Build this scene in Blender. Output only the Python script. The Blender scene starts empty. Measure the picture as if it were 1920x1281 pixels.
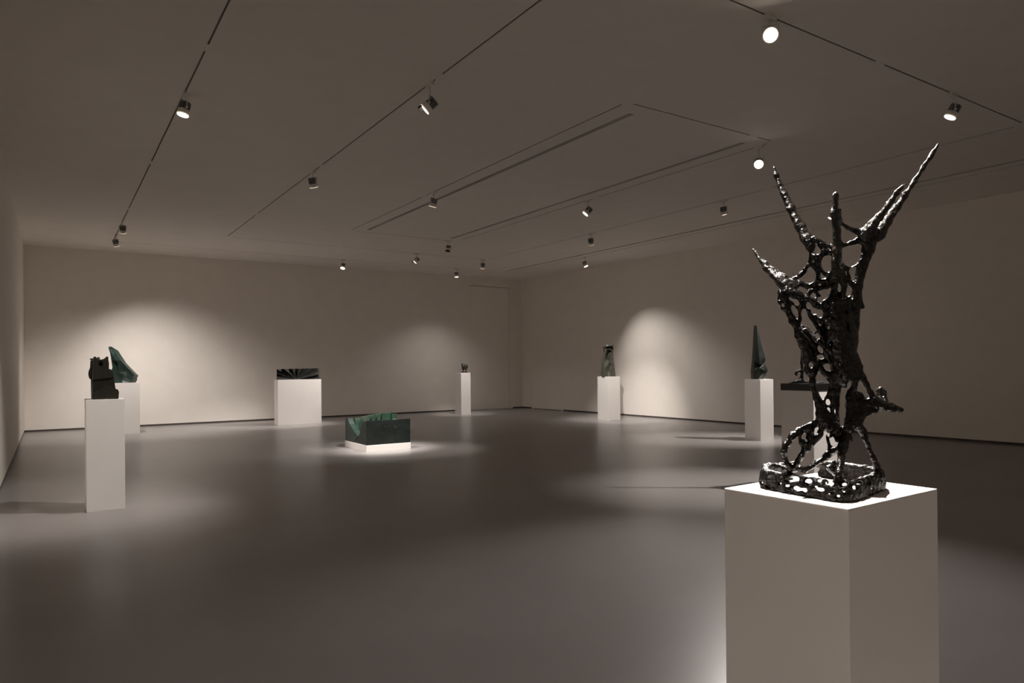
import bpy, bmesh, math, random
import numpy as np
from mathutils import Vector, Matrix
from mathutils.geometry import tessellate_polygon, delaunay_2d_cdt

random.seed(7)
scene = bpy.context.scene
COL = scene.collection

# ------------------------------------------------------------------ camera
F_PX, PX, PY = 1311.86, 960.0, 680.55
YAW, PITCH, ROLL = math.radians(33.3937), math.radians(0.2107), math.radians(-0.5245)
CAM_H = 1.4
CAMP = np.array([0.0, 0.0, CAM_H])


def cam_axes():
    cy, sy = math.cos(YAW), math.sin(YAW)
    cp, sp = math.cos(PITCH), math.sin(PITCH)
    cr, sr = math.cos(ROLL), math.sin(ROLL)
    f = np.array([sy * cp, cy * cp, sp])
    rt = np.array([cy, -sy, 0.0])
    up = np.cross(rt, f)
    return cr * rt + sr * up, -sr * rt + cr * up, f


RIGHT, UP, FWD = cam_axes()
cam_data = bpy.data.cameras.new('camera')
cam = bpy.data.objects.new('camera', cam_data)
COL.objects.link(cam)
m = Matrix.Identity(4)
for i in range(3):
    m[i][0], m[i][1], m[i][2], m[i][3] = RIGHT[i], UP[i], -FWD[i], CAMP[i]
cam.matrix_world = m
cam_data.sensor_width = 36.0
cam_data.lens = 36.0 * F_PX / 1920.0
cam_data.shift_y = (PY - 640.5) / 1920.0
cam_data.shift_x = 0.0
cam_data.clip_start = 0.05
cam_data.clip_end = 100
scene.camera = cam

# ------------------------------------------------------------------ world, exposure
world = bpy.data.worlds.new('world')
scene.world = world
world.use_nodes = True
world.node_tree.nodes['Background'].inputs[0].default_value = (0.9, 0.8, 0.7, 1)
world.node_tree.nodes['Background'].inputs[1].default_value = 0.0
scene.view_settings.view_transform = 'Standard'
scene.view_settings.look = 'None'
scene.view_settings.exposure = 0.17
scene.view_settings.gamma = 1.0
scene.view_settings.use_curve_mapping = False
scene.cycles.max_bounces = 10
scene.cycles.diffuse_bounces = 7
scene.cycles.glossy_bounces = 4
scene.cycles.sample_clamp_indirect = 4.0
scene.cycles.use_denoising = True
scene.cycles.blur_glossy = 0.5

WARM = (1.0, 0.93, 0.875)


# ------------------------------------------------------------------ rays: a photograph pixel to a point of the room
def ray(u, v):
    return RIGHT * ((u - PX) / F_PX) - UP * ((v - PY) / F_PX) + FWD


def on_z(u, v, z):
    d = ray(u, v)
    return CAMP + d * ((z - CAM_H) / d[2])


def on_y(u, v, y):
    d = ray(u, v)
    return CAMP + d * (y / d[1])


def on_x(u, v, x):
    d = ray(u, v)
    return CAMP + d * (x / d[0])


def at_depth(u, v, dep):
    return CAMP + ray(u, v) * dep


def depth_of(p):
    return float(FWD @ (np.asarray(p, float) - CAMP))


def to_px(p):
    q = np.asarray(p, float) - CAMP
    z = q @ FWD
    return PX + F_PX * (q @ RIGHT) / z, PY - F_PX * (q @ UP) / z, z


# ------------------------------------------------------------------ materials
def new_mat(name):
    mt = bpy.data.materials.new(name)
    mt.use_nodes = True
    nt = mt.node_tree
    return mt, nt, nt.nodes['Principled BSDF']


def noise_node(nt, scale, detail=4, rough=0.55, coords='Object', stretch=None):
    tc = nt.nodes.new('ShaderNodeTexCoord')
    mp = nt.nodes.new('ShaderNodeMapping')
    if stretch:
        mp.inputs['Scale'].default_value = stretch
    n = nt.nodes.new('ShaderNodeTexNoise')
    n.inputs['Scale'].default_value = scale
    n.inputs['Detail'].default_value = detail
    n.inputs['Roughness'].default_value = rough
    nt.links.new(tc.outputs[coords], mp.inputs[0])
    nt.links.new(mp.outputs[0], n.inputs['Vector'])
    return n


def ramp(nt, src, stops):
    r = nt.nodes.new('ShaderNodeValToRGB')
    els = r.color_ramp.elements
    while len(els) < len(stops):
        els.new(0.5)
    for e, (p, c) in zip(els, stops):
        e.position = p
        e.color = tuple(c) + (1,)
    nt.links.new(src, r.inputs[0])
    return r


def bump(nt, b, src, strength, dist):
    bp = nt.nodes.new('ShaderNodeBump')
    bp.inputs['Strength'].default_value = strength
    bp.inputs['Distance'].default_value = dist
    nt.links.new(src, bp.inputs['Height'])
    nt.links.new(bp.outputs[0], b.inputs['Normal'])


def paint(name, c, rough=0.6, spec=0.3, var=0.02, bs=0.05):
    mt, nt, b = new_mat(name)
    n = noise_node(nt, 3.0, 5)
    lo = tuple(x * (1 - var) for x in c)
    hi = tuple(min(1, x * (1 + var)) for x in c)
    r = ramp(nt, n.outputs[0], [(0.3, lo), (0.7, hi)])
    nt.links.new(r.outputs[0], b.inputs['Base Color'])
    b.inputs['Roughness'].default_value = rough
    b.inputs['Specular IOR Level'].default_value = spec
    n2 = noise_node(nt, 220.0, 3)
    bump(nt, b, n2.outputs[0], bs, 0.001)
    return mt


M = {}
M['wall'] = paint('wall_paint', (0.87, 0.82, 0.76), 0.75, 0.2)
M['ceiling'] = paint('ceiling_paint', (0.86, 0.81, 0.755), 0.8, 0.2)
M['plinth'] = paint('plinth_paint', (0.86, 0.82, 0.785), 0.55, 0.3, 0.01, 0.03)
M['skirt'] = paint('skirting_paint', (0.10, 0.085, 0.075), 0.5, 0.3)
M['joint'] = paint('joint_shadow', (0.30, 0.27, 0.24), 0.8, 0.1)
M['white_metal'] = paint('white_metal', (0.78, 0.74, 0.70), 0.4, 0.4, 0.01, 0.0)
M['dark_metal'] = paint('dark_metal', (0.22, 0.215, 0.21), 0.4, 0.4, 0.02, 0.0)
M['grey_metal'] = paint('grey_metal', (0.28, 0.275, 0.27), 0.4, 0.4, 0.02, 0.0)
M['black_metal'] = paint('black_metal', (0.012, 0.011, 0.010), 0.5, 0.3, 0.02, 0.0)
M['track'] = paint('track_channel', (0.42, 0.39, 0.35), 0.6, 0.2, 0.02, 0.0)
M['slot'] = paint('slot_trough', (0.60, 0.56, 0.52), 0.7, 0.2, 0.02, 0.0)
M['black_wood'] = paint('black_lacquer', (0.010, 0.009, 0.009), 0.35, 0.5, 0.05, 0.02)


def floor_mat():
    mt, nt, b = new_mat('floor_resin')
    n = noise_node(nt, 0.9, 6, 0.6)
    r = ramp(nt, n.outputs[0], [(0.3, (0.235, 0.220, 0.215)), (0.7, (0.272, 0.257, 0.250))])
    nt.links.new(r.outputs[0], b.inputs['Base Color'])
    b.inputs['Roughness'].default_value = 0.29
    b.inputs['Specular IOR Level'].default_value = 0.45
    n3 = noise_node(nt, 2.6, 3, 0.5, stretch=(1, 2.2, 1))
    bump(nt, b, n3.outputs[0], 0.06, 0.01)
    return mt


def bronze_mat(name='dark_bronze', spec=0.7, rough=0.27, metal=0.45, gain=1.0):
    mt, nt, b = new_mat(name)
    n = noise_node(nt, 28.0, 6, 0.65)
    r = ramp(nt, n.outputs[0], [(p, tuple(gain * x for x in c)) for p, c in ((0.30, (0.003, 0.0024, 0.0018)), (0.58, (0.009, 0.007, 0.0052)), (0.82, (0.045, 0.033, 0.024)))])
    nt.links.new(r.outputs[0], b.inputs['Base Color'])
    b.inputs['Metallic'].default_value = metal
    b.inputs['Specular IOR Level'].default_value = spec
    b.inputs['Roughness'].default_value = rough
    n3 = noise_node(nt, 95.0, 2.5, 0.5)
    bump(nt, b, n3.outputs[0], 0.9, 0.007)
    return mt


def stone_mat(name, lo, hi, rough=0.38, scale=9.0, bs=0.25):
    mt, nt, b = new_mat(name)
    n = noise_node(nt, scale, 7, 0.65)
    r = ramp(nt, n.outputs[0], [(0.32, lo), (0.68, hi)])
    nt.links.new(r.outputs[0], b.inputs['Base Color'])
    b.inputs['Roughness'].default_value = rough
    b.inputs['Specular IOR Level'].default_value = 0.45
    n3 = noise_node(nt, scale * 5, 5, 0.6)
    bump(nt, b, n3.outputs[0], bs, 0.006)
    return mt


def lens_mat(name, c, s):
    mt, nt, b = new_mat(name)
    b.inputs['Base Color'].default_value = (0.8, 0.75, 0.7, 1)
    b.inputs['Emission Color'].default_value = tuple(c) + (1,)
    b.inputs['Emission Strength'].default_value = s
    return mt


M['floor'] = floor_mat()
M['bronze'] = bronze_mat()
M['bronze_base'] = bronze_mat('shaded_bronze', 0.16, 0.5, 0.08)  # dulled copy of the bronze; shading of the base put into the material
M['bronze_top'] = bronze_mat('lit_bronze', 1.0, 0.37, 0.5, 2.6)  # brightened copy of the bronze; light on spikes and knob put into the colour
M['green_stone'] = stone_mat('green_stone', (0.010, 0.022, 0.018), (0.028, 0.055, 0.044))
M['green_lit'] = stone_mat('lit_green_stone', (0.014, 0.036, 0.022), (0.036, 0.074, 0.048), 0.3)  # lighter copy of the green stone; lit facets put into the colour
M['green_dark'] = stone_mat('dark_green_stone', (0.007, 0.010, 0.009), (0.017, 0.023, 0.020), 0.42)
M['olive_stone'] = stone_mat('olive_stone', (0.008, 0.007, 0.004), (0.020, 0.017, 0.010), 0.45)
M['grey_stone'] = stone_mat('grey_green_stone', (0.034, 0.034, 0.026), (0.085, 0.084, 0.066), 0.4)
M['black_stone'] = stone_mat('black_stone', (0.010, 0.010, 0.009), (0.028, 0.028, 0.024), 0.3)
M['mark'] = stone_mat('pale_green_mark', (0.06, 0.10, 0.075), (0.11, 0.17, 0.13), 0.5)
M['lens'] = lens_mat('lit_lens', (1.0, 0.90, 0.78), 14.0)
M['lens_dim'] = lens_mat('grazing_lens', (1.0, 0.84, 0.66), 3.0)
M['rim_glow'] = lens_mat('glowing_rim', (1.0, 0.80, 0.58), 0.55)
M['lens_off'] = paint('unlit_lens', (0.20, 0.19, 0.18), 0.2, 0.5)


# ------------------------------------------------------------------ object helpers
def link_mesh(name, me, mat, parent=None, smooth=False):
    o = bpy.data.objects.new(name, me)
    COL.objects.link(o)
    if mat is not None:
        me.materials.append(M[mat] if isinstance(mat, str) else mat)
    if parent is not None:
        o.parent = parent
    if smooth:
        me.polygons.foreach_set('use_smooth', [True] * len(me.polygons))
    return o


def obj_bm(name, bm, mat, parent=None, smooth=False):
    me = bpy.data.meshes.new(name)
    bmesh.ops.recalc_face_normals(bm, faces=bm.faces)
    bm.to_mesh(me)
    bm.free()
    return link_mesh(name, me, mat, parent, smooth)


def tag(o, label, cat, group=None):
    o['label'] = label
    o['category'] = cat
    if group:
        o['group'] = group
    return o


def thing(name, label, cat, loc=(0, 0, 0), group=None):
    o = bpy.data.objects.new(name, None)
    COL.objects.link(o)
    o.location = loc
    o.empty_display_size = 0.1
    return tag(o, label, cat, group)


def struct(name, bm, mat, parent=None):
    o = obj_bm(name, bm, mat, parent)
    if parent is None:
        o['kind'] = 'structure'
    return o


def add_box(bm, x0, x1, y0, y1, z0, z1):
    vs = [bm.verts.new((x, y, z)) for z in (z0, z1) for y in (y0, y1) for x in (x0, x1)]
    for f in ((0, 1, 3, 2), (4, 6, 7, 5), (0, 4, 5, 1), (2, 3, 7, 6), (0, 2, 6, 4), (1, 5, 7, 3)):
        bm.faces.new([vs[i] for i in f])
    return vs


def bevel_all(bm, w, seg=1):
    bmesh.ops.recalc_face_normals(bm, faces=bm.faces)
    es = [e for e in bm.edges if len(e.link_faces) == 2 and e.calc_face_angle(0) > 0.5]
    bmesh.ops.bevel(bm, geom=es, offset=w, segments=seg, profile=0.7, affect='EDGES')


def add_cyl(bm, p0, p1, r0, r1, n=20, cap0=True, cap1=True):
    p0, p1 = Vector(p0), Vector(p1)
    ax = (p1 - p0).normalized()
    a = ax.orthogonal().normalized()
    b = ax.cross(a)
    rings = []
    for p, r in ((p0, r0), (p1, r1)):
        rings.append([bm.verts.new(p + (a * math.cos(t) + b * math.sin(t)) * r) for t in [2 * math.pi * k / n for k in range(n)]])
    for k in range(n):
        bm.faces.new((rings[0][k], rings[0][(k + 1) % n], rings[1][(k + 1) % n], rings[1][k]))
    if cap0:
        bm.faces.new(rings[0][::-1])
    if cap1:
        bm.faces.new(rings[1])


def add_lathe(bm, prof, n=24):
    rings = []
    for r, z in prof:
        if r < 1e-6:
            rings.append([bm.verts.new((0, 0, z))])
        else:
            rings.append([bm.verts.new((r * math.cos(2 * math.pi * k / n), r * math.sin(2 * math.pi * k / n), z)) for k in range(n)])
    for a, b in zip(rings, rings[1:]):
        for k in range(n):
            va = [a[k % len(a)], a[(k + 1) % n % len(a)]]
            vb = [b[(k + 1) % n % len(b)], b[k % len(b)]]
            loop = []
            for q in va + vb:
                if q not in loop:
                    loop.append(q)
            if len(loop) >= 3:
                bm.faces.new(loop)


# ------------------------------------------------------------------ room
ZC = 4.2
XL, YB, YF = -0.5, 19.1, -4.0


def xr(y):
    return 12.98 + (19.1 - y) * 0.0278


bm = bmesh.new()
add_box(bm, XL - 0.2, xr(YF) + 0.3, YF - 0.2, YB + 0.2, -0.2, 0.0)
struct('floor', bm, 'floor')

SK = 0.042
# left wall
bm = bmesh.new()
add_box(bm, XL - 0.2, XL, YF - 0.2, YB, SK, ZC + 0.12)
struct('wall_left', bm, 'wall')
bm = bmesh.new()
add_box(bm, XL - 0.2, XL - 0.012, YF - 0.2, YB, 0.0, SK)
struct('baseboard_left', bm, 'skirt')
# back wall, with the flush door near its right end
DX0, DX1, DZ = 11.03, 12.49, 3.92
bm = bmesh.new()
add_box(bm, XL - 0.2, DX0 - 0.006, YB, YB + 0.2, SK, ZC + 0.12)
add_box(bm, DX0 - 0.006, DX1 + 0.006, YB, YB + 0.2, DZ + 0.014, ZC + 0.12)
add_box(bm, DX1 + 0.006, xr(YB) + 0.1, YB, YB + 0.2, SK, ZC + 0.12)
struct('wall_back', bm, 'wall')
bm = bmesh.new()
add_box(bm, XL, DX0 - 0.006, YB + 0.012, YB + 0.2, 0.0, SK)
add_box(bm, DX1 + 0.12, xr(YB), YB + 0.012, YB + 0.2, 0.0, SK)
struct('baseboard_back', bm, 'skirt')
bm = bmesh.new()
add_box(bm, DX1 + 0.006, DX1 + 0.12, YB, YB + 0.2, 0.0, SK)
struct('trim_1', bm, 'wall')
bm = bmesh.new()
add_box(bm, DX0, DX1, YB + 0.004, YB + 0.05, 0.006, DZ)
bevel_all(bm, 0.003)
d1 = struct('door_1', bm, 'wall')
bm = bmesh.new()
add_box(bm, DX0 - 0.02, DX1 + 0.02, YB + 0.1, YB + 0.16, 0.0, DZ + 0.05)
struct('door_recess', bm, 'joint', d1)

# right wall, turned a little; flush door in it close to the far corner
A0 = np.array([xr(YB), YB])
A1 = np.array([xr(YF), YF])
dv = (A1 - A0) / np.linalg.norm(A1 - A0)
nv = np.array([-dv[1], dv[0]])
if nv[0] < 0:
    nv = -nv
LEN = float(np.linalg.norm(A1 - A0))


def wall_box(bm, s0, s1, o0, o1, z0, z1):
    vs = []
    for z in (z0, z1):
        for o in (o0, o1):
            for s in (s0, s1):
                p = A0 + dv * s + nv * o
                vs.append(bm.verts.new((p[0], p[1], z)))
    for f in ((0, 1, 3, 2), (4, 6, 7, 5), (0, 4, 5, 1), (2, 3, 7, 6), (0, 2, 6, 4), (1, 5, 7, 3)):
        bm.faces.new([vs[i] for i in f])


E0, E1, EZ = 0.62, 2.02, 3.92
bm = bmesh.new()
wall_box(bm, 0.0, E0 - 0.002, 0, 0.2, SK, ZC + 0.12)
wall_box(bm, E0 - 0.002, E1 + 0.002, 0, 0.2, EZ + 0.003, ZC + 0.12)
wall_box(bm, E1 + 0.002, LEN + 0.3, 0, 0.2, SK, ZC + 0.12)
struct('wall_right', bm, 'wall')
bm = bmesh.new()
wall_box(bm, 0.0, E0 - 0.10, 0.012, 0.2, 0, SK)
wall_box(bm, E1 + 0.12, LEN + 0.3, 0.012, 0.2, 0, SK)
struct('baseboard_right', bm, 'skirt')
bm = bmesh.new()
wall_box(bm, E0 - 0.10, E0 - 0.002, 0, 0.2, 0, SK)
wall_box(bm, E1 + 0.002, E1 + 0.12, 0, 0.2, 0, SK)
struct('trim_2', bm, 'wall')
bm = bmesh.new()
wall_box(bm, E0, E1, 0.001, 0.05, 0.016, EZ)
d2 = struct('door_2', bm, 'wall')
bm = bmesh.new()
wall_box(bm, E0 - 0.02, E1 + 0.02, 0.1, 0.16, 0, EZ + 0.05)
struct('door_recess', bm, 'joint', d2)
# wall behind the camera
bm = bmesh.new()
add_box(bm, XL - 0.2, xr(YF) + 0.3, YF - 0.2, YF, 0, ZC + 0.12)
struct('wall_front', bm, 'wall')

# ---------------- ceiling with recessed tracks and air slots
TW, SW = 0.0085, 0.036
TRACKS = [  # name key, axis, line, from, to, covers
    ('t_left_outer', 'y', 1.15, 1.60, 17.50, (6.55, 10.6, 13.9)),
    ('t_back_outer', 'x', 17.61, 1.28, 11.45, (4.9,)),
    ('t_right_outer', 'y', 11.60, 1.60, 17.50, (4.80,)),
    ('t_left_middle', 'y', 3.15, 3.65, 15.70, (6.02, 9.55, 13.2)),
    ('t_back_middle', 'x', 15.77, 3.25, 9.55, (5.6,)),
    ('t_right_middle', 'y', 9.64, 3.66, 15.66, (7.1, 11.2)),
    ('t_front_outer', 'x', 1.55, 1.28, 11.45, ()),
    ('t_fill', 'x', -1.8, 0.6, 12.8, ()),  # invented track, carries the fill spotlights behind the camera
    ('t_front_middle', 'x', 3.55, 3.25, 9.56, (6.50,)),
    ('t_left_inner', 'y', 5.15, 5.62, 13.70, (10.4,)),
    ('t_back_inner', 'x', 13.80, 5.25, 7.55, ()),
    ('t_right_inner', 'y', 7.65, 5.64, 13.66, (9.0,)),
    ('t_front_inner', 'x', 5.54, 5.25, 7.58, (7.25,)),
]
SLOTS = [('y', 5.435, 5.77, 13.54), ('y', 7.36, 5.78, 13.53), ('y', 11.32, 2.4, 17.40)]
rects = []
for k, ax, c, a, b, cv in TRACKS:
    rects.append((c - TW, c + TW, a, b) if ax == 'y' else (a, b, c - TW, c + TW))
for ax, c, a, b in SLOTS:
    rects.append((c - SW, c + SW, a, b))
xs = sorted({round(v, 5) for r in rects for v in r[:2]} | {XL - 0.2, 14.0})
ys = sorted({round(v, 5) for r in rects for v in r[2:]} | {YF - 0.2, YB + 0.2})
bm = bmesh.new()
vg = {}
for i, x in enumerate(xs):
    for j, y in enumerate(ys):
        vg[i, j] = bm.verts.new((x, y, ZC))
for i in range(len(xs) - 1):
    for j in range(len(ys) - 1):
        cx, cy = (xs[i] + xs[i + 1]) / 2, (ys[j] + ys[j + 1]) / 2
        if any(r[0] < cx < r[1] and r[2] < cy < r[3] for r in rects):
            continue
        bm.faces.new((vg[i, j], vg[i, j + 1], vg[i + 1, j + 1], vg[i + 1, j]))
bmesh.ops.delete(bm, geom=[v for v in bm.verts if not v.link_faces], context='VERTS')
add_box(bm, XL - 0.2, 14.0, YF - 0.2, YB + 0.2, ZC + 0.10, ZC + 0.14)
me = bpy.data.meshes.new('ceiling')
bm.to_mesh(me)
bm.free()
o = link_mesh('ceiling', me, 'ceiling')
o['kind'] = 'structure'


def trough(bm, x0, x1, y0, y1, z0, z1):
    v = [bm.verts.new(p) for p in ((x0, y0, z0), (x1, y0, z0), (x1, y1, z0), (x0, y1, z0), (x0, y0, z1), (x1, y0, z1), (x1, y1, z1), (x0, y1, z1))]
    for f in ((4, 5, 6, 7), (0, 1, 5, 4), (1, 2, 6, 5), (2, 3, 7, 6), (3, 0, 4, 7)):
        bm.faces.new([v[i] for i in f])


TR_LABEL = {
    't_left_outer': 'long recessed light track nearest the left wall',
    't_back_outer': 'recessed light track running along the back wall, carrying two spotlights',
    't_right_outer': 'recessed light track nearest the right wall, beside an air slot',
    't_left_middle': 'recessed light track second from the left wall, open ceiling on both sides',
    't_back_middle': 'faint recessed cross track second nearest the back wall',
    't_right_middle': 'recessed light track between the two right-hand air slots',
    't_front_middle': 'recessed cross track at the upper right carrying the two brightest spotlights',
    't_front_outer': 'recessed cross track out of the picture above the tall bronze',
    't_fill': 'added recessed cross track out of the picture, holding the fill spotlights',
    't_left_inner': 'recessed track along the left side of the innermost ceiling rectangle',
    't_back_inner': 'short recessed cross track closing the far end of the innermost rectangle',
    't_right_inner': 'recessed track along the right side of the innermost ceiling rectangle',
    't_front_inner': 'short recessed cross track closing the near end of the innermost rectangle',
}
for k, ax, c, a, b, cv in TRACKS:
    mid = (a + b) / 2
    lx, ly = (c, mid) if ax == 'y' else (mid, c)
    t = thing('lighting_track', TR_LABEL[k], 'light track', (lx, ly, ZC), 'recessed ceiling light tracks')
    bm = bmesh.new()
    hl = (b - a) / 2
    if ax == 'y':
        trough(bm, -TW, TW, -hl, hl, 0.0, 0.022)
    else:
        trough(bm, -hl, hl, -TW, TW, 0.0, 0.022)
    obj_bm('channel', bm, 'track', t)
    for q in cv:
        bm = bmesh.new()
        w = 0.075
        if ax == 'y':
            add_box(bm, -TW, TW, q - mid - w, q - mid + w, -0.002, 0.006)
        else:
            add_box(bm, q - mid - w, q - mid + w, -TW, TW, -0.002, 0.006)
        obj_bm('joint_cover', bm, 'ceiling', t)
SL_LABEL = ['wide linear air slot along the left side of the innermost ceiling rectangle',
            'linear air slot along the right side of the innermost ceiling rectangle',
            'long linear air slot nearest the right wall']
for (ax, c, a, b), lb in zip(SLOTS, SL_LABEL):
    mid = (a + b) / 2
    hl = (b - a) / 2
    t = thing('air_slot', lb, 'air vent', (c, mid, ZC), 'linear ceiling air slots')
    bm = bmesh.new()
    trough(bm, -SW, SW, -hl, hl, 0.0, 0.034)
    obj_bm('trough', bm, 'slot', t)
    bm = bmesh.new()
    add_box(bm, -0.004, 0.004, -hl, hl, 0.010, 0.034)
    obj_bm('divider', bm, 'slot', t)

# ------------------------------------------------------------------ spotlights
def make_spot(mount, head_z, target, label, lens, power=0, size=40, blend=0.9, along='y', snoot=False, body='dark_metal', dx=(0, 0), radius=0.035, ring='white_metal', ring_glow=True):
    t = thing('spotlight', label, 'spotlight', (mount[0], mount[1], ZC), 'spotlights on the ceiling tracks')
    bm = bmesh.new()
    L, W = 0.065, 0.018
    if along == 'y':
        add_box(bm, -W, W, -L, L, -0.032, 0.012)
    else:
        add_box(bm, -L, L, -W, W, -0.032, 0.012)
    bevel_all(bm, 0.004)
    obj_bm('track_adapter', bm, ring, t)
    pivot = Vector((dx[0], dx[1], head_z - ZC))
    aim = (Vector(target) - (Vector((mount[0], mount[1], ZC)) + pivot)).normalized()
    side = aim.cross(Vector((0, 0, 1)))
    side = side.normalized() if side.length > 1e-3 else Vector((1, 0, 0))
    # stem and yoke arms
    bm = bmesh.new()
    top = Vector((dx[0] * 0.4, dx[1] * 0.4, -0.03))
    yt = pivot + Vector((0, 0, 0.068))
    add_cyl(bm, top, yt, 0.008, 0.008, 10)
    obj_bm('stem', bm, ring, t, True)
    bm = bmesh.new()
    for sg in (-1, 1):
        s = side * (0.064 * sg)
        add_cyl(bm, yt, yt + s, 0.005, 0.005, 8)
        add_cyl(bm, yt + s, pivot + s, 0.005, 0.005, 8)
        add_cyl(bm, pivot + s, pivot + s * 0.75, 0.012, 0.012, 10)
    obj_bm('yoke', bm, ring, t, True)
    # head, built along -Z then turned to the aim
    rot = Vector((0, 0, -1)).rotation_difference(aim).to_matrix().to_4x4()
    mt = Matrix.Translation(pivot) @ rot
    bm = bmesh.new()
    add_lathe(bm, [(0.0, 0.062), (0.030, 0.062), (0.034, 0.058), (0.034, -0.012), (0.0, -0.012)], 12)
    for k in range(12):
        a = 2 * math.pi * k / 12
        c, s = math.cos(a), math.sin(a)
        vs = []
        for z in (-0.014, 0.064):
            for r, w in ((0.028, -0.0045), (0.028, 0.0045), (0.053, 0.0045), (0.053, -0.0045)):
                vs.append(bm.verts.new((c * r - s * w, s * r + c * w, z)))
        for f in ((3, 2, 1, 0), (4, 5, 6, 7), (0, 1, 5, 4), (1, 2, 6, 5), (2, 3, 7, 6), (3, 0, 4, 7)):
            bm.faces.new([vs[i] for i in f])
    bm.transform(mt)
    obj_bm('heat_sink', bm, body, t)
    bm = bmesh.new()
    add_lathe(bm, [(0.0, -0.012), (0.053, -0.014), (0.057, -0.020), (0.059, -0.062), (0.056, -0.066), (0.053, -0.064), (0.050, -0.046), (0.0, -0.046)], 28)
    bm.transform(mt)
    obj_bm('bezel', bm, ring, t, True)
    bm = bmesh.new()
    add_lathe(bm, [(0.0, -0.074), (0.030, -0.0725), (0.044, -0.069), (0.052, -0.0625), (0.052, -0.050)], 28)
    bm.transform(mt)
    obj_bm('lens', bm, lens, t, True)
    if power > 0 and ring_glow:
        bm = bmesh.new()
        add_lathe(bm, [(0.0545, -0.063), (0.0590, -0.0635), (0.0602, -0.068), (0.0590, -0.0735), (0.0545, -0.074)], 28)
        bm.transform(mt)
        obj_bm('glow_rim', bm, 'rim_glow', t, True)
    if snoot:
        ul = rot.to_3x3().inverted() @ Vector((0, 0, 1))
        am = math.atan2(ul.y, ul.x)
        w = 0.72 * math.pi
        bm = bmesh.new()
        n = 12
        for k in range(n):
            a, b2 = am - w / 2 + w * k / n, am - w / 2 + w * (k + 1) / n
            q = []
            for r, z in ((0.057, -0.064), (0.062, -0.112), (0.060, -0.112), (0.055, -0.064)):
                q.append([bm.verts.new((r * math.cos(x), r * math.sin(x), z)) for x in (a, b2)])
            for i in range(4):
                j = (i + 1) % 4
                bm.faces.new((q[i][0], q[i][1], q[j][1], q[j][0]))
        bmesh.ops.remove_doubles(bm, verts=bm.verts, dist=1e-5)
        bm.transform(mt)
        obj_bm('glare_shield', bm, 'black_metal', t)
    if power > 0:
        ld = bpy.data.lights.new('spot_beam', 'SPOT')
        ld.energy = power
        ld.color = WARM
        ld.spot_size = math.radians(size)
        ld.spot_blend = blend
        ld.shadow_soft_size = radius
        lo = bpy.data.objects.new('spot_beam', ld)
        COL.objects.link(lo)
        lo.parent = t
        pos = pivot + aim * 0.115
        lo.matrix_local = Matrix.Translation(pos) @ Vector((0, 0, -1)).rotation_difference(aim).to_matrix().to_4x4()
    return t


make_spot((1.15, 7.77), 4.05, (0.30, 7.55, 0.0), 'near-left spotlight, its lit face tilted towards the camera', 'lens', 150, 44)
make_spot((3.15, 6.21), 3.99, (0.45, 8.1, 1.1), 'spotlight with a black glare shield on the second track from the left', 'lens', 520, 46, snoot=True)
make_spot((3.15, 9.93), 4.05, (4.60, 11.1, 0.3), 'small spotlight with glowing rim on the left middle track', 'lens_dim', 1100, 25)
make_spot((1.15, 15.05), 4.04, (1.5, 17.8, 0.0), 'upper one of the two spotlights close together at far left', 'lens_dim', 400, 84, 1.0)
make_spot((1.15, 16.74), 4.04, (2.5, 18.6, 0.0), 'lower one of the two spotlights close together at far left', 'lens_dim', 260, 90, 1.0)
make_spot((5.15, 10.06), 4.03, (4.70, 11.2, 0.3), 'pale-bodied spotlight hanging over the left air slot', 'lens_dim', 700, 36, body='grey_metal')
make_spot((6.37, 17.61), 4.03, (5.0, 16.2, 0.0), 'leftmost lit spotlight on the track along the back wall', 'lens', 170, 80, along='x')
make_spot((7.59, 15.77), 4.04, (5.1, 17.2, 0.8), 'lit spotlight with a dark shield on the cross track before the back wall', 'lens', 1050, 36, along='x', snoot=True)
make_spot((7.42, 13.80), 4.02, (6.0, 12.6, 0.0), 'unlit grey spotlight with a black shield at the inner rectangle corner', 'lens_off', 0, along='x', snoot=True, body='grey_metal')
make_spot((9.73, 17.61), 4.02, (9.6, 17.3, 0.5), 'right-hand dim spotlight on the track along the back wall, above the narrow plinth', 'lens_dim', 110, 120, 1.0, along='x')
make_spot((9.50, 15.77), 4.03, (9.93, 17.5, 0.7), 'dark spotlight at the far right corner of the middle track', 'lens_dim', 430, 30, along='x')
make_spot((7.65, 9.21), 4.02, (4.9, 10.9, 0.3), 'bright-faced spotlight on the right inner track', 'lens', 450, 40)
make_spot((9.64, 11.52), 4.03, (12.0, 13.2, 0.6), 'dark spotlight on the right middle track with pale ceiling behind', 'lens_dim', 760, 42, 1.0)
make_spot((11.60, 14.11), 4.02, (12.5, 12.7, 0.0), 'lit spotlight on the right outer track above the torso sculpture', 'lens', 300, 84, 1.0)
make_spot((7.65, 5.77), 3.99, (2.75, 2.2, 0.0), 'glaring spotlight at the near end of the right inner track', 'lens', 760, 52, 1.0)
make_spot((7.90, 3.55), 4.02, (6.95, 4.62, 1.2), 'glaring spotlight on the right part of the upper right cross track', 'lens', 900, 44, along='x')
make_spot((4.87, 3.55), 4.06, (1.55, 0.98, 1.52), 'most dazzling spotlight, on the left part of the upper right cross track', 'lens', 3400, 15, 0.5, along='x')
make_spot((9.64, 7.99), 4.02, (10.7, 8.15, 1.0), 'faintly glowing spotlight on the right middle track left of the tall bronze', 'lens_dim', 130, 40, ring_glow=False)
make_spot((11.60, 7.21), 4.02, (10.75, 8.2, 1.1), 'lit spotlight on the right outer track peeping beside the middle bronze spike', 'lens', 800, 44)
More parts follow.
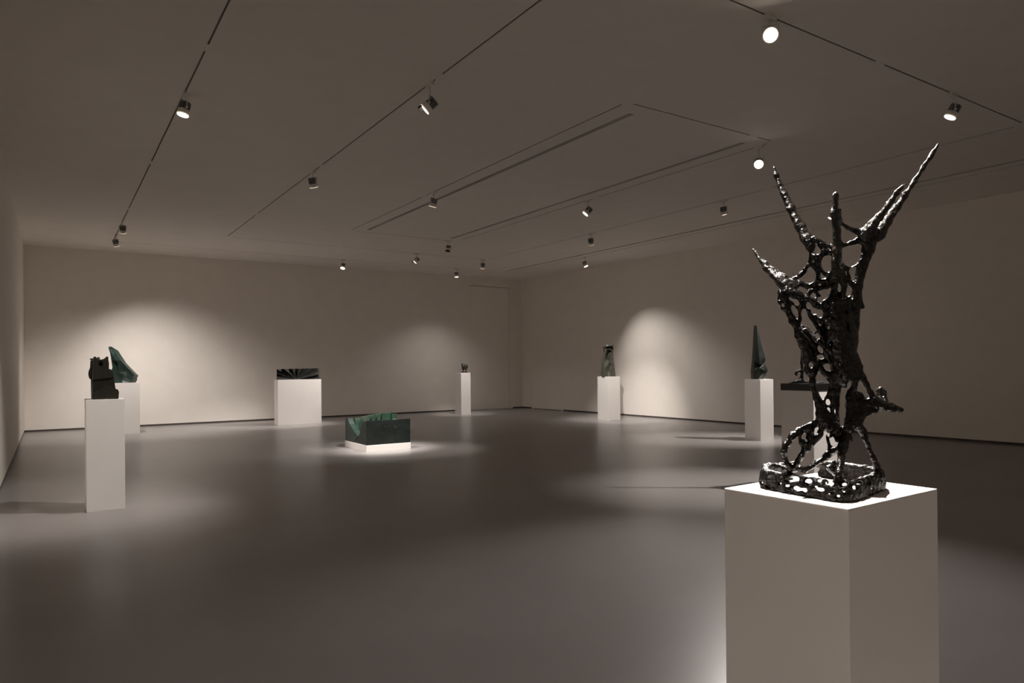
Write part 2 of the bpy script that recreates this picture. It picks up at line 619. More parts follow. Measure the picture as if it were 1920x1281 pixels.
# more heads on tracks outside the picture: two near ones and four invented to lift the ambient light
make_spot((1.45, 1.55), 4.05, (1.555, 0.99, 1.5), 'spotlight out of the picture almost above the tall bronze', 'lens', 1000, 26, 0.6, along='x')
for wx, wl in ((1.6, 'leftmost of the four added fill spotlights behind the camera'), (5.0, 'second from left of the four added fill spotlights behind the camera'),
               (8.4, 'third from left of the four added fill spotlights behind the camera'), (11.8, 'rightmost of the four added fill spotlights behind the camera')):
    make_spot((wx, -1.8), 4.02, (wx, -4.0, 1.6), wl, 'lens', 38, 100, 1.0, along='x')


# ------------------------------------------------------------------ plinths
def plinth(name, label, cat, x0, x1, y0, y1, z0, z1, rot=0.0, pivot=None, group='white plinths'):
    bm = bmesh.new()
    px, py = pivot if pivot else (x0, y0)
    add_box(bm, x0 - px, x1 - px, y0 - py, y1 - py, 0, z1 - z0)
    bevel_all(bm, 0.0025, 2)
    o = obj_bm(name, bm, 'plinth')
    o.location = (px, py, z0)
    o.rotation_euler = (0, 0, rot)
    return tag(o, label, cat, group)


PH = 1.1
plinth('plinth', 'tall narrow white plinth at left, nearest the left wall, under the dark stacked block', 'plinth', 0.284, 0.616, 8.0, 8.33, 0, PH)
plinth('plinth', 'white plinth by the back wall, half hidden behind the nearest left plinth', 'plinth', 0.98, 1.605, 17.09, 17.55, 0, PH)
plinth('plinth', 'wide white plinth by the back wall under the long fan-cut block', 'plinth', 4.58, 5.648, 17.25, 17.58, 0, PH)
plinth('plinth', 'thin white plinth left of the flush door, carrying the smallest sculpture', 'plinth', 9.775, 10.09, 17.48, 17.85, 0, 1.2)
plinth('plinth', 'white plinth by the right wall under the headless torso', 'plinth', 11.626, 11.98, 13.25, 13.72, 0, PH, rot=math.radians(-3))
plinth('plinth', 'white plinth under the sharp spire, left of the tall bronze', 'plinth', 10.66, 11.035, 8.06, 8.40, 0, 1.105)
p7c = on_z(1525, 733.5, 1.1)
plinth('plinth', 'white plinth with a black slab on it, partly behind the tall bronze', 'plinth', 0, 0.46, 0, 0.39, 0, 1.1, rot=0.0, pivot=(0, 0)).location = (p7c[0], p7c[1], 0)
plinth('plinth', 'big white plinth in the right foreground carrying the tall spiky bronze', 'plinth', 1.360, 1.743, 0.818, 1.128, 0, PH, rot=math.radians(1.4))
plinth('low_plinth', 'very low white plinth in the middle of the floor under the carved green block', 'plinth', 4.302, 5.098, 10.878, 11.885, 0, 0.108)


# ------------------------------------------------------------------ distance-field modelling for the cast pieces
class Field:
    """Smooth union of tapered limbs on a grid, turned into a surface."""

    def __init__(self, lo, hi, step, k=4.0):
        self.lo = np.array(lo, float)
        self.step = step
        self.n = np.ceil((np.array(hi) - self.lo) / step).astype(int) + 1
        self.f = np.full(self.n, 60.0, np.float32)
        self.raw = np.full(self.n, 60.0, np.float32)
        self.gid = np.zeros(self.n, np.uint8)
        self.k = k

    def sub(self, a, b):
        i0 = np.clip(np.floor((a - self.lo) / self.step).astype(int), 0, self.n)
        i1 = np.clip(np.ceil((b - self.lo) / self.step).astype(int) + 1, 0, self.n)
        if (i1 <= i0).any():
            return None, None
        ax = [(self.lo[c] + self.step * np.arange(i0[c], i1[c])).astype(np.float32) for c in range(3)]
        g = np.meshgrid(*ax, indexing='ij', sparse=True)
        return tuple(slice(i0[c], i1[c]) for c in range(3)), g

    def limb(self, p, q, r0, r1, gid=1, k=None, flat=1.0):
        k = self.k if k is None else k
        p, q = np.array(p, float), np.array(q, float)
        pad = max(r0, r1) * max(1, flat) + 2.5 * k + 3
        sl, g = self.sub(np.minimum(p, q) - pad, np.maximum(p, q) + pad)
        if sl is None:
            return
        d = q - p
        L2 = float(d @ d) + 1e-9
        w = [g[c] - p[c] for c in range(3)]
        t = np.clip((w[0] * d[0] + w[1] * d[1] + w[2] * d[2]) / L2, 0, 1)
        e = [(w[c] - t * d[c]) for c in range(3)]
        dist = np.sqrt(e[0] ** 2 + e[1] ** 2 + (e[2] / flat) ** 2) - (r0 + (r1 - r0) * t)
        f, raw, gd = self.f[sl], self.raw[sl], self.gid[sl]
        h = np.clip(0.5 + 0.5 * (f - dist) / k, 0, 1)
        self.f[sl] = f * (1 - h) + dist * h - k * h * (1 - h)
        nearer = dist < raw
        self.raw[sl] = np.where(nearer, dist, raw)
        self.gid[sl] = np.where(nearer, gid, gd)

    def chain(self, pts, gid=1, k=None, flat=1.0):
        for a, b in zip(pts, pts[1:]):
            self.limb(a[:3], b[:3], a[3], b[3], gid, k, flat)

    def carve(self, u, v, ru, rv, ang=0.0, d0=-400, d1=400, k=2.5):
        pad = max(ru, rv) + 10
        sl, g = self.sub(np.array([u - pad, v - pad, d0]), np.array([u + pad, v + pad, d1]))
        if sl is None:
            return
        c, s = math.cos(ang), math.sin(ang)
        x = (g[0] - u) * c + (g[1] - v) * s
        y = -(g[0] - u) * s + (g[1] - v) * c
        r = np.sqrt((x / ru) ** 2 + (y / rv) ** 2)
        dist = (r - 1) * min(ru, rv)
        dist = dist + 0 * g[2]
        f = self.f[sl]
        h = np.clip(0.5 - 0.5 * (f + dist) / k, 0, 1)
        self.f[sl] = f * (1 - h) + (-dist) * h + k * h * (1 - h)

    def lumps(self, size, amp, seed):
        rng = np.random.default_rng(seed)
        m_ = np.ceil(self.n * self.step / size).astype(int) + 3
        lat = rng.uniform(-1, 1, m_).astype(np.float32)
        out = lat
        for c in range(3):
            t = np.arange(self.n[c]) * self.step / size
            i = t.astype(int)
            fr = (t - i).astype(np.float32)
            fr = fr * fr * (3 - 2 * fr)
            sh = [1, 1, 1]
            sh[c] = -1
            fr = fr.reshape(sh)
            out = np.take(out, i, c) * (1 - fr) + np.take(out, i + 1, c) * fr
        self.f += amp * out

    def surface(self):
        f = self.f
        ins = f < 0
        n0, n1, n2 = f.shape
        cnt = np.zeros((n0 - 1, n1 - 1, n2 - 1), np.uint8)
        for a in (0, 1):
            for b in (0, 1):
                for c in (0, 1):
                    cnt += ins[a:n0 - 1 + a, b:n1 - 1 + b, c:n2 - 1 + c]
        cell = (cnt > 0) & (cnt < 8)
        idx = np.argwhere(cell)
        vid = np.full(cell.shape, -1, np.int64)
        vid[cell] = np.arange(len(idx))
        acc = np.zeros((len(idx), 3))
        num = np.zeros(len(idx))
        I, J, K = idx.T
        for ax in range(3):
            o1, o2 = [c for c in range(3) if c != ax]
            for a in (0, 1):
                for b in (0, 1):
                    off = [0, 0, 0]
                    off[o1], off[o2] = a, b
                    f0 = f[I + off[0], J + off[1], K + off[2]]
                    of2 = list(off)
                    of2[ax] = 1
                    f1 = f[I + of2[0], J + of2[1], K + of2[2]]
                    cr = (f0 < 0) != (f1 < 0)
                    t = np.where(cr, f0 / (f0 - f1 + 1e-12), 0)
                    p = np.array(off, float)[None, :].repeat(len(idx), 0)
                    p[:, ax] = t
                    acc[cr] += p[cr]
                    num[cr] += 1
        verts = self.lo + (idx + acc / num[:, None]) * self.step
        faces = []
        for ax in range(3):
            o1, o2 = [(1, 2), (2, 0), (0, 1)][ax]
            s0 = [slice(None)] * 3
            s1 = [slice(None)] * 3
            s0[ax] = slice(0, -1)
            s1[ax] = slice(1, None)
            a, b = ins[tuple(s0)], ins[tuple(s1)]
            cr = a != b
            e = np.argwhere(cr)
            ok = (e[:, o1] > 0) & (e[:, o2] > 0) & (e[:, o1] < self.n[o1] - 1) & (e[:, o2] < self.n[o2] - 1)
            e = e[ok]
            fl = a[tuple(e.T)]
            q = []
            for d1_, d2_ in ((-1, -1), (0, -1), (0, 0), (-1, 0)):
                w = e.copy()
                w[:, o1] += d1_
                w[:, o2] += d2_
                q.append(vid[tuple(w.T)])
            q = np.stack(q, 1)
            q[~fl] = q[~fl][:, ::-1]
            faces.append(q)
        faces = np.concatenate(faces)
        g = self.gid[np.clip(I, 0, n0 - 1), np.clip(J, 0, n1 - 1), np.clip(K, 0, n2 - 1)]
        return verts, faces, g

    @staticmethod
    def keep_big(nv, faces, least):
        """drop loose crumbs"""
        lab = np.arange(nv)
        while True:
            m_ = lab[faces].min(1)
            new = lab.copy()
            for c in range(4):
                np.minimum.at(new, faces[:, c], m_)
            new = new[new]
            if (new == lab).all():
                break
            lab = new
        ids, cn = np.unique(lab, return_counts=True)
        big = set(ids[cn >= least])
        return np.isin(lab[faces[:, 0]], list(big))


def mesh_from(name, verts, faces, mat, parent, smooth=True):
    used, inv = np.unique(faces, return_inverse=True)
    fc = inv.reshape(faces.shape)
    v = verts[used]
    me = bpy.data.meshes.new(name)
    me.vertices.add(len(v))
    me.vertices.foreach_set('co', v.astype(np.float32).ravel())
    me.loops.add(fc.size)
    me.loops.foreach_set('vertex_index', fc.astype(np.int32).ravel())
    me.polygons.add(len(fc))
    me.polygons.foreach_set('loop_start', np.arange(0, fc.size, 4, dtype=np.int32))
    me.polygons.foreach_set('loop_total', np.full(len(fc), 4, dtype=np.int32))
    me.update(calc_edges=True)
    me.validate()
    return link_mesh(name, me, mat, parent, smooth)


# ------------------------------------------------------------------ the tall bronze
BC = np.array([1.55, 0.975, PH])
D0 = depth_of(BC)
S0 = D0 / F_PX     # metres per unit at the sculpture's middle


def P3(p):
    u, v, z = to_px(p)
    return np.array([u, v, (z - D0) / S0])


# base ring, laid out in the room on the plinth top
HB = 0.041
bl, bf, br = on_z(1417, 914, PH), on_z(1590, 946, PH), on_z(1667, 914, PH)
bb = bl + br - bf
ring = []
corners = [bl, bf, br, bb]
for i in range(4):
    a, b, c = corners[i - 1], corners[i], corners[(i + 1) % 4]
    for t in np.linspace(0, 1, 6):
        p0, p1 = b + (a - b) * 0.22, b + (c - b) * 0.22
        ring.append((1 - t) ** 2 * p0 + 2 * t * (1 - t) * b + t ** 2 * p1)
    ring += [b + (c - b) * s for s in (0.36, 0.5, 0.64)]
ring = np.array(ring)
cen = ring.mean(0)
NR = len(ring)


def rim(h, inset, wob=0.0):
    out = []
    for i, p in enumerate(ring):
        q = cen + (p - cen) * (1 - inset)
        z = PH + h + wob * math.sin(i * 1.7) * math.cos(i * 0.6)
        out.append(P3((q[0], q[1], z)))
    return out


RT = rim(HB, 0.07, 0.003)


def rim_d(u):
    best = min((p for p in RT if p[2] < 25), key=lambda p: abs(p[0] - u))
    return best[2]


fld = Field((1400, 250, -150), (1705 + 70, 950, 130), 2.3, 4.0)
L = fld.chain
# spikes (groups 3-7)
L([(1451, 313, 78, 2.4), (1456, 330, 72, 4.4), (1470, 362, 58, 6.4), (1484, 393, 44, 8), (1500, 425, 28, 10), (1513, 448, 16, 11.5), (1520, 462, 8, 10)], 3)
L([(1413, 468, 62, 1.8), (1422, 481, 54, 4.0), (1437, 499, 40, 7.0), (1452, 514, 26, 10), (1468, 528, 12, 13), (1482, 538, 2, 13)], 4)
L([(1567, 364, -14, 5.6), (1566.5, 386, -14, 5.6), (1566, 400, -14, 9), (1569, 430, -14, 8.4), (1569, 470, -14, 9.4), (1569, 510, -14, 10.5), (1571, 545, -14, 10)], 5)
L([(1576, 393, -16, 3.0), (1576, 412, -14, 3.5)], 5)
L([(1761, 266, 34, 2.8), (1748, 290, 32, 3.7), (1731, 315, 29, 4.2), (1715, 340, 26, 5.2), (1697, 366, 22, 5.8), (1682, 389, 19, 6.8), (1665, 413, 15, 8), (1648, 440, 10, 12)], 6)
L([(1697, 343, -14, 2.0), (1682, 362, -14, 3.8), (1665, 384, -13, 4.8), (1650, 406, -10, 7), (1635, 424, -6, 10), (1622, 441, 0, 12)], 7)
# right trunk
L([(1634, 442, 6, 15), (1627, 468, 8, 12), (1616, 500, 8, 10), (1610, 530, 8, 9.5), (1606, 560, 8, 10), (1603, 600, 8, 9), (1599, 640, 6, 10), (1594, 690, 0, 12)])
L([(1612, 566, 8, 5), (1618, 575, 8, 5)])
# bridges
L([(1576, 418, -12, 5), (1589, 427, -8, 4.2), (1603, 433, -2, 4.8), (1620, 436, 2, 9)])
L([(1580, 461, -12, 3.2), (1594, 457, -8, 3.4), (1608, 452, -2, 5), (1622, 452, 2, 9)])
L([(1581, 497, -12, 4), (1590, 502, -8, 3.2), (1601, 497, -2, 3.6), (1614, 486, 4, 5)])
L([(1588, 504, -8, 3.6), (1591, 520, -6, 3.4), (1596, 532, 0, 4.5), (1603, 540, 4, 5)])
L([(1579, 505, -12, 5), (1584, 525, -12, 4.5), (1588, 545, -10, 4), (1588, 562, -8, 5), (1594, 566, 0, 5)])
# left strand and webs
L([(1520, 462, 8, 7), (1521, 480, 9, 3.6), (1519, 494, 10, 3.4), (1510, 506, 12, 4), (1501, 516, 13, 4.4), (1489, 523, 13, 5)])
L([(1526, 448, -2, 6), (1545, 457, -8, 4.4), (1560, 463, -12, 4)])
L([(1538, 458, -6, 6), (1546, 470, -10, 6), (1558, 474, -12, 5)])
L([(1524, 478, -4, 4), (1536, 482, -8, 6), (1546, 474, -10, 6)])
L([(1528, 482, -6, 6), (1533, 492, -8, 5), (1537, 505, -10, 5), (1547, 513, -12, 3.6), (1562, 517, -14, 5)])
L([(1517, 497, -5, 4), (1528, 499, 0, 4.4), (1534, 510, -3, 5.4), (1533, 525, -6, 6), (1526, 533, -4, 5)])
L([(1480, 533, 6, 10), (1500, 533, 5, 7), (1518, 539, 2, 6), (1535, 541, -6, 5), (1552, 538, -14, 4.6), (1566, 534, -14, 5)])
L([(1537, 528, -10, 4.5), (1552, 528, -13, 5), (1566, 524, -14, 6)])
L([(1478, 545, -6, 8), (1497, 552, -14, 6.2), (1512, 558, -18, 5.8), (1530, 566, -20, 5.4), (1546, 569, -18, 4.6), (1562, 569, -18, 6)])
L([(1520, 545, -12, 4), (1516, 556, -12, 3.5)])
L([(1530, 545, -12, 4), (1536, 556, -14, 4), (1530, 566, -14, 4)])
# main body
L([(1571, 540, -14, 10), (1567, 570, -10, 20), (1570, 600, -6, 30), (1573, 625, -4, 30), (1575, 650, -2, 28), (1581, 680, 0, 24), (1586, 702, 0, 26)], 1, 8)
L([(1506, 572, -12, 4.4), (1516, 585, -14, 5), (1526, 601, -14, 5.6), (1534, 619, -12, 6), (1540, 640, -8, 5), (1545, 655, -6, 5), (1553, 670, -4, 6)])
L([(1506, 570, -12, 4), (1525, 572, -14, 5), (1545, 580, -14, 7)])
L([(1520, 590, -14, 5), (1540, 600, -14, 8)])
L([(1560, 585, -24, 9), (1572, 610, -28, 9), (1576, 640, -24, 8)])
L([(1590, 560, -14, 6), (1588, 600, -18, 8), (1592, 640, -12, 9)])
# left stem
L([(1458, 558, -12, 2.0), (1461, 567, -12, 2.6), (1468, 580, -12, 2.6), (1477, 591, -13, 3), (1485, 601, -14, 5)], 8)
L([(1463, 549, -10, 6), (1470, 562, -12, 5), (1478, 577, -13, 4.6), (1484, 592, -14, 5.6), (1490, 607, -14, 6.4), (1499, 627, -14, 9), (1508, 646, -12, 11), (1514, 662, -10, 12), (1517, 676, -10, 12)])
L([(1482, 551, -12, 5), (1496, 561, -14, 4), (1502, 572, -14, 5), (1500, 590, -14, 3.8), (1499, 608, -14, 3.4)])
L([(1479, 566, -13, 3), (1488, 572, -14, 3.4), (1498, 578, -14, 4)])
L([(1485, 602, -14, 5), (1494, 606, -14, 4)])
L([(1503, 610, 6, 3), (1515, 618, 6, 3.6), (1525, 630, 4, 3.6), (1534, 642, 2, 3), (1541, 648, 0, 3)])
L([(1512, 622, -6, 7), (1520, 640, -8, 6), (1530, 653, -8, 5), (1536, 663, -8, 4)])
L([(1524, 672, -8, 7), (1530, 661, -8, 5), (1546, 663, -6, 3.6), (1552, 672, -4, 6)])
L([(1528, 680, -8, 5), (1540, 678, -6, 4), (1552, 678, -4, 5)])
# left legs
L([(1515, 676, -10, 10), (1514, 690, -11, 5.4), (1518, 700, -12, 6)])
L([(1530, 680, -10, 5), (1530, 692, -11, 4), (1526, 700, -12, 5)])
L([(1519, 690, -12, 5), (1528, 689, -12, 3.6)])
L([(1522, 698, -12, 7.6), (1523.5, 715, -13, 6.2), (1526, 730, -14, 5.6), (1532, 745, -15, 7), (1538, 758, -16, 8.6), (1541, 772, -17, 12)])
L([(1530, 682, -10, 5), (1540, 692, -9, 4.6), (1549, 702, -8, 5), (1558, 711, -6, 6)])
L([(1559, 700, -6, 5), (1559, 715, -7, 4), (1556, 735, -9, 3.6), (1550, 748, -11, 3.2), (1545, 757, -13, 4)])
L([(1570, 705, -4, 10), (1567, 735, -8, 9), (1566, 765, -12, 9), (1563, 795, -16, 12)])
L([(1546, 762, -15, 5), (1556, 761, -14, 3.4), (1562, 752, -12, 5)])
L([(1543, 780, -18, 13), (1553, 797, -19, 14), (1575, 811, -22, 11), (1588, 823, -26, 11)], 1, 6)
# right column
L([(1592, 705, 0, 12), (1597, 722, -2, 6), (1594, 745, -6, 9), (1594, 770, -12, 9), (1592, 795, -20, 12)])
L([(1603, 706, 4, 5), (1604, 722, 3, 4.2), (1603, 740, 2, 5)])
# right arm and beak
L([(1602, 672, 0, 10), (1607, 690, 2, 11), (1616, 707, 4, 7.5), (1625, 721, 6, 5), (1631, 735, 6, 5), (1639, 748, 6, 7)])
L([(1602, 742, 2, 8), (1612, 741, 2, 6), (1621, 747, 2, 3.6)])
L([(1600, 758, -4, 9), (1620, 757, 0, 9), (1640, 756, 4, 10), (1658, 762, 6, 8), (1673, 766, 8, 6.5), (1686, 768, 8, 4.6), (1692, 768, 8, 3)], 9, 5)
L([(1597, 775, -10, 8), (1618, 773, -4, 8), (1640, 770, 2, 6)], 9)
L([(1640, 748, 6, 6), (1655, 757, 8, 5), (1672, 761, 9, 3.4), (1684, 764, 9, 3)], 9)
L([(1590, 805, -24, 11), (1602, 793, -16, 12), (1615, 780, -8, 9)], 1, 6)
# knob behind the beak
L([(1650, 731, 34, 6), (1656, 738, 34, 6), (1661, 752, 26, 4), (1660, 760, 14, 4)], 10)
L([(1645, 733, 34, 4), (1650, 741, 34, 5)], 10)
# lower left arches
dA = rim_d(1485)
L([(1533, 792, -20, 7), (1516, 800, -24, 6.6), (1500, 808, -28, 6.6), (1485, 820, -33, 6.6), (1473.5, 835, -37, 6), (1470, 848, -40, 6), (1472, 860, dA + 4, 5.4), (1478, 870, dA, 5), (1484, 878, dA, 7)])
L([(1538, 812, -22, 6.5), (1523, 827, -27, 7), (1511, 840, -32, 7), (1502, 855, -37, 6), (1495, 868, dA, 6), (1490, 879, dA, 7)])
L([(1500, 815, -28, 5), (1503, 829, -30, 5.4), (1512, 836, -30, 6)])
L([(1521, 805, -24, 5), (1516, 820, -26, 5)])
L([(1530, 826, -24, 3.5), (1540, 816, -22, 5)])
dR = rim_d(1512)
L([(1549, 816, -22, 3), (1554, 829, -24, 3.6), (1558, 843, -28, 5), (1551, 855, -34, 6), (1538, 865, -40, 5), (1524, 874, dR + 4, 4.6), (1510, 881, dR, 5.6), (1498, 880, dR, 6)])
L([(1556, 852, -30, 6), (1566, 846, -40, 6), (1574, 840, -50, 6)])
L([(1560, 818, -24, 5), (1570, 826, -34, 5)])
# front leg
dF = rim_d(1575)
L([(1584, 822, -32, 10), (1580, 838, -48, 9), (1578, 855, -62, 7.6), (1576, 872, (dF - 62) / 2 - 12, 7), (1574, 888, dF, 7), (1572, 900, dF, 7.5)])
# right leg
dQ = rim_d(1648)
L([(1608, 796, -14, 9), (1618, 810, -10, 6.4), (1622, 822, -10, 6), (1627, 834, -11, 5.4), (1633, 847, -13, 4.4), (1638, 860, -16, 4.4), (1644, 874, dQ, 6), (1648, 886, dQ, 6.5), (1658, 886, dQ, 2.5)])
# small rough lump seen lit between the legs
L([(1564, 868, 40, 5), (1562, 878, 40, 6), (1553, 877, 40, 4), (1565, 887, 38, 5)], 11)
L([(1565, 887, 38, 5), (1572, 894, 20, 5), (1580, 898, 0, 5)], 11)
# base ring: stacked strands form its pierced wall
for h, ins_, r in ((0.005, 0.0, 5.0), (0.014, -0.005, 4.6), (0.022, 0.0, 4.4), (0.030, 0.015, 4.4), (0.038, 0.035, 4.4), (HB - 0.004, 0.07, 4.6)):
    rr = rim(h, ins_, 0.0015)
    for i in range(NR):
        a, b = rr[i], rr[(i + 1) % NR]
        fld.limb(a, b, r, r, 2, 6)
# loop lying on the back left rim
q0 = P3(ring[NR - 4] + np.array([0, 0, HB]))
L([(1434, 884, rim_d(1434), 4), (1433, 875, rim_d(1434) + 25, 3.2), (1441, 871, rim_d(1434) + 45, 3), (1456, 873, rim_d(1456) + 45, 3.4), (1470, 877, rim_d(1470) + 18, 3.6), (1480, 881, dA, 4)], 2)
# openings
C = fld.carve
for h in ((1597, 482, 15, 17), (1505, 545.5, 8, 4.6, 0.35), (1520.5, 521, 8.5, 9), (1531.5, 470.5, 3.2, 6, -0.2), (1516, 573, 4.6, 4.6), (1523.5, 584.5, 3.6, 6.4, -0.35),
          (1538.5, 588.5, 4.4, 8.2, 0.12), (1538.5, 563, 3.2, 5.2), (1549, 601.5, 2.6, 4.2), (1553.5, 613.5, 3.4, 4.6), (1493.5, 567, 4.2, 8.4, -0.75), (1489.5, 584, 3.8, 9.4, -0.32),
          (1573.5, 540, 1.7, 14), (1590.5, 548, 3, 11), (1574.5, 683, 1.8, 5.2, 0.25), (1577.5, 700.5, 2.0, 4.6, 0.5), (1592.5, 722, 3.8, 8.5, 0.25), (1539.5, 670, 3.8, 3.8),
          (1520.5, 684.5, 4.6, 6.4, -0.4), (1540.8, 739, 4.4, 8), (1552.6, 753, 4.2, 6), (1565, 769, 1.7, 5), (1599.5, 763, 2.0, 5.8, 0.12), (1614, 761, 2.0, 5.0, 0.12),
          (1627.5, 760, 2.8, 2.2, 0.4), (1640.5, 767.5, 1.7, 2.4), (1488, 851, 6.4, 18, 0.45), (1506.5, 819, 6.5, 3.0, -0.5), (1530, 812, 3.0, 9.0, 0.42), (1561.5, 828.5, 3.3, 9.0, 0.05),
          (1578.6, 776, 4.2, 29), (1587.5, 583, 2.0, 5), (1562.5, 595, 2, 3), (1590, 615, 1.8, 5), (1556.5, 646, 2.0, 4.4, 0.4)):
    C(*h)
C(1511, 597, 5.5, 17, -0.25, -200, 0)
C(1527, 622, 6, 20, -0.6, -200, 0)
C(1538, 655, 3.8, 8, -0.75, -200, 20)
for u, v, ru, rv, an in ((1487, 898.5, 14, 5.4, 0.03), (1429.5, 905, 2.4, 3.4, 0), (1443, 912.5, 7, 2.4, 0.12), (1478, 911, 7, 2.8, 0.05), (1500, 917.5, 13, 3.4, 0.2), (1447, 896, 8, 5.5, 0.1), (1465, 896, 4, 5, 0), (1516, 903, 7, 4.5, 0.2), (1537, 917, 6, 3, 0.2), (1537, 902, 5, 3.4, 0.1), (1612, 905, 6, 3.6, -0.2), (1626, 906, 4, 3, 0), (1585, 909, 5, 4, 0),
                        (1549.5, 905.5, 2.6, 3.0, 0), (1558, 907, 4.6, 3.0, 0.1), (1555, 925.5, 6, 1.9, 0.1), (1583, 921.5, 4.5, 2.2, 0.4), (1600, 914, 3.7, 3.5, 0), (1640.5, 904, 4.8, 3.4, 0.6),
                        (1634, 916.5, 5.5, 2.4, 0.45), (1572, 930, 4, 1.8, 0), (1614, 921, 3, 2, 0), (1528, 912, 3, 2, 0), (1465, 906, 3, 2, 0)):
    dd = rim_d(u)
    C(u, v, ru, rv, an, dd - 45, dd + 22)
fld.lumps(17, 1.0, 1)
fld.lumps(8.5, 1.4, 2)
fld.lumps(5.2, 1.0, 3)
fv, ff, fg = fld.surface()
kp = Field.keep_big(len(fv), ff, 400)
ff = ff[kp]
dep = D0 + fv[:, 2] * S0
wv = CAMP[None, :] + (RIGHT[None, :] * ((fv[:, 0:1] - PX) / F_PX) - UP[None, :] * ((fv[:, 1:2] - PY) / F_PX) + FWD[None, :]) * dep[:, None]
wv[:, 2] = np.maximum(wv[:, 2], PH + 0.0005)
bz = thing('bronze_sculpture', 'tall openwork dark bronze with upward spikes on the foreground plinth', 'sculpture', (BC[0], BC[1], PH))
wv = wv - np.array([BC[0], BC[1], PH])
fgrp = fg[ff[:, 0]]
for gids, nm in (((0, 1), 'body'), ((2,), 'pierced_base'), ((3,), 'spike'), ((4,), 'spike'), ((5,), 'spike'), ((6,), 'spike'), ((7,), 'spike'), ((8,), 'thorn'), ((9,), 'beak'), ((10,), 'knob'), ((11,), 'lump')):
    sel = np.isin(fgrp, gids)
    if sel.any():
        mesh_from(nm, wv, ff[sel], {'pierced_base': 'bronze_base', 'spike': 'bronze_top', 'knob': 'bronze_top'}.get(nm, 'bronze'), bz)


# ------------------------------------------------------------------ carved pieces
def world_poly(pts, place):
    return [place(*p) for p in pts]


def prism(name, pts, plane, val, thick, mat, parent, holes=(), axis=None, zmin=None, taper=0.0, bev=0.004):
    """Extrude a traced face: plane 'x' or 'y' at val, going back along +axis by thick."""
    fn = on_y if plane == 'y' else on_x
    ax = np.array([0, 1, 0]) if plane == 'y' else np.array([1, 0, 0])
    loops = [[fn(u, v, val) for u, v in pts]] + [[fn(u, v, val) for u, v in h] for h in holes]
    if zmin is not None:
        for lp in loops:
            for p in lp:
                if p[2] < zmin + 0.012:
                    p[2] = zmin
    tris = tessellate_polygon([[Vector(p) for p in lp] for lp in loops])
    flat = [p for lp in loops for p in lp]
    c = np.mean(loops[0], 0)
    bm = bmesh.new()
    base = np.array(parent.location)
    fr = [bm.verts.new(Vector(p - base)) for p in flat]
    bk = []
    for p in flat:
        q = c + (p - c) * (1 - taper)
        q[2] = p[2] + (q[2] - p[2]) * (0 if zmin is not None and p[2] <= zmin + 1e-6 else 1)
        bk.append(bm.verts.new(Vector(q + ax * thick - base)))
    for t in tris:
        bm.faces.new([fr[i] for i in t])
        bm.faces.new([bk[i] for i in reversed(t)])
    s = 0
    for lp in loops:
        n = len(lp)
        for i in range(n):
            j = (i + 1) % n
            bm.faces.new((fr[s + i], fr[s + j], bk[s + j], bk[s + i]))
        s += n
    bmesh.ops.recalc_face_normals(bm, faces=bm.faces)
    bmesh.ops.dissolve_limit(bm, angle_limit=0.01, verts=bm.verts, edges=bm.edges)
    if bev:
        bevel_all(bm, bev, 2)
    return obj_bm(name, bm, mat, parent)


def relief(name, outline, inner, creases, dep, thick, mat, parent, zmin, shrink=0.0, slope=0.0):
    """A carved front traced with its own depths (metres towards or away), closed by a back and sides."""
    pts = list(outline) + list(inner)
    n = len(outline)
    edges = [(i, (i + 1) % n) for i in range(n)] + [tuple(c) for c in creases]
    v2 = [Vector((p[0], -p[1])) for p in pts]
    ov, oe, of, orig, _, _ = delaunay_2d_cdt(v2, edges, [list(range(n))], 1, 1e-4)
    base = np.array(parent.location)

    def d_of(i):
        if orig[i]:
            return pts[orig[i][0]][2]
        return min(pts, key=lambda p: (p[0] - ov[i][0]) ** 2 + (-p[1] - ov[i][1]) ** 2)[2]
    hz = np.array([FWD[0], FWD[1], 0]) / math.hypot(FWD[0], FWD[1])
    cx = sum(p[0] for p in outline) / n
    cy = max(p[1] for p in outline)
    bm = bmesh.new()
    fr, bk = [], []
    for i, q in enumerate(ov):
        sl = slope * (q[0] - cx)
        p = at_depth(q[0], -q[1], dep + d_of(i) + sl)
        if p[2] < zmin + 0.015:
            p[2] = zmin
        fr.append(bm.verts.new(Vector(p - base)))
        q2 = (q[0] + (cx - q[0]) * shrink, -q[1] + (cy + q[1]) * shrink)
        b = at_depth(q2[0], q2[1], dep + sl)
        b = b + hz * thick
        if p[2] <= zmin + 1e-6:
            b[2] = zmin
        bk.append(bm.verts.new(Vector(b - base)))
    for f in of:
        bm.faces.new([fr[i] for i in f])
        bm.faces.new([bk[i] for i in reversed(f)])
    be = {}
    for f in of:
        for i in range(len(f)):
            a, b = f[i], f[(i + 1) % len(f)]
            be[(a, b)] = 1
    for a, b in list(be):
        if (b, a) not in be:
            bm.faces.new((fr[b], fr[a], bk[a], bk[b]))
    bmesh.ops.recalc_face_normals(bm, faces=bm.faces)
    bevel_all(bm, 0.004, 1)
    return obj_bm(name, bm, mat, parent)


def circle(u, v, r, n=14):
    return [(u + r * math.cos(2 * math.pi * k / n), v + r * math.sin(2 * math.pi * k / n)) for k in range(n)]


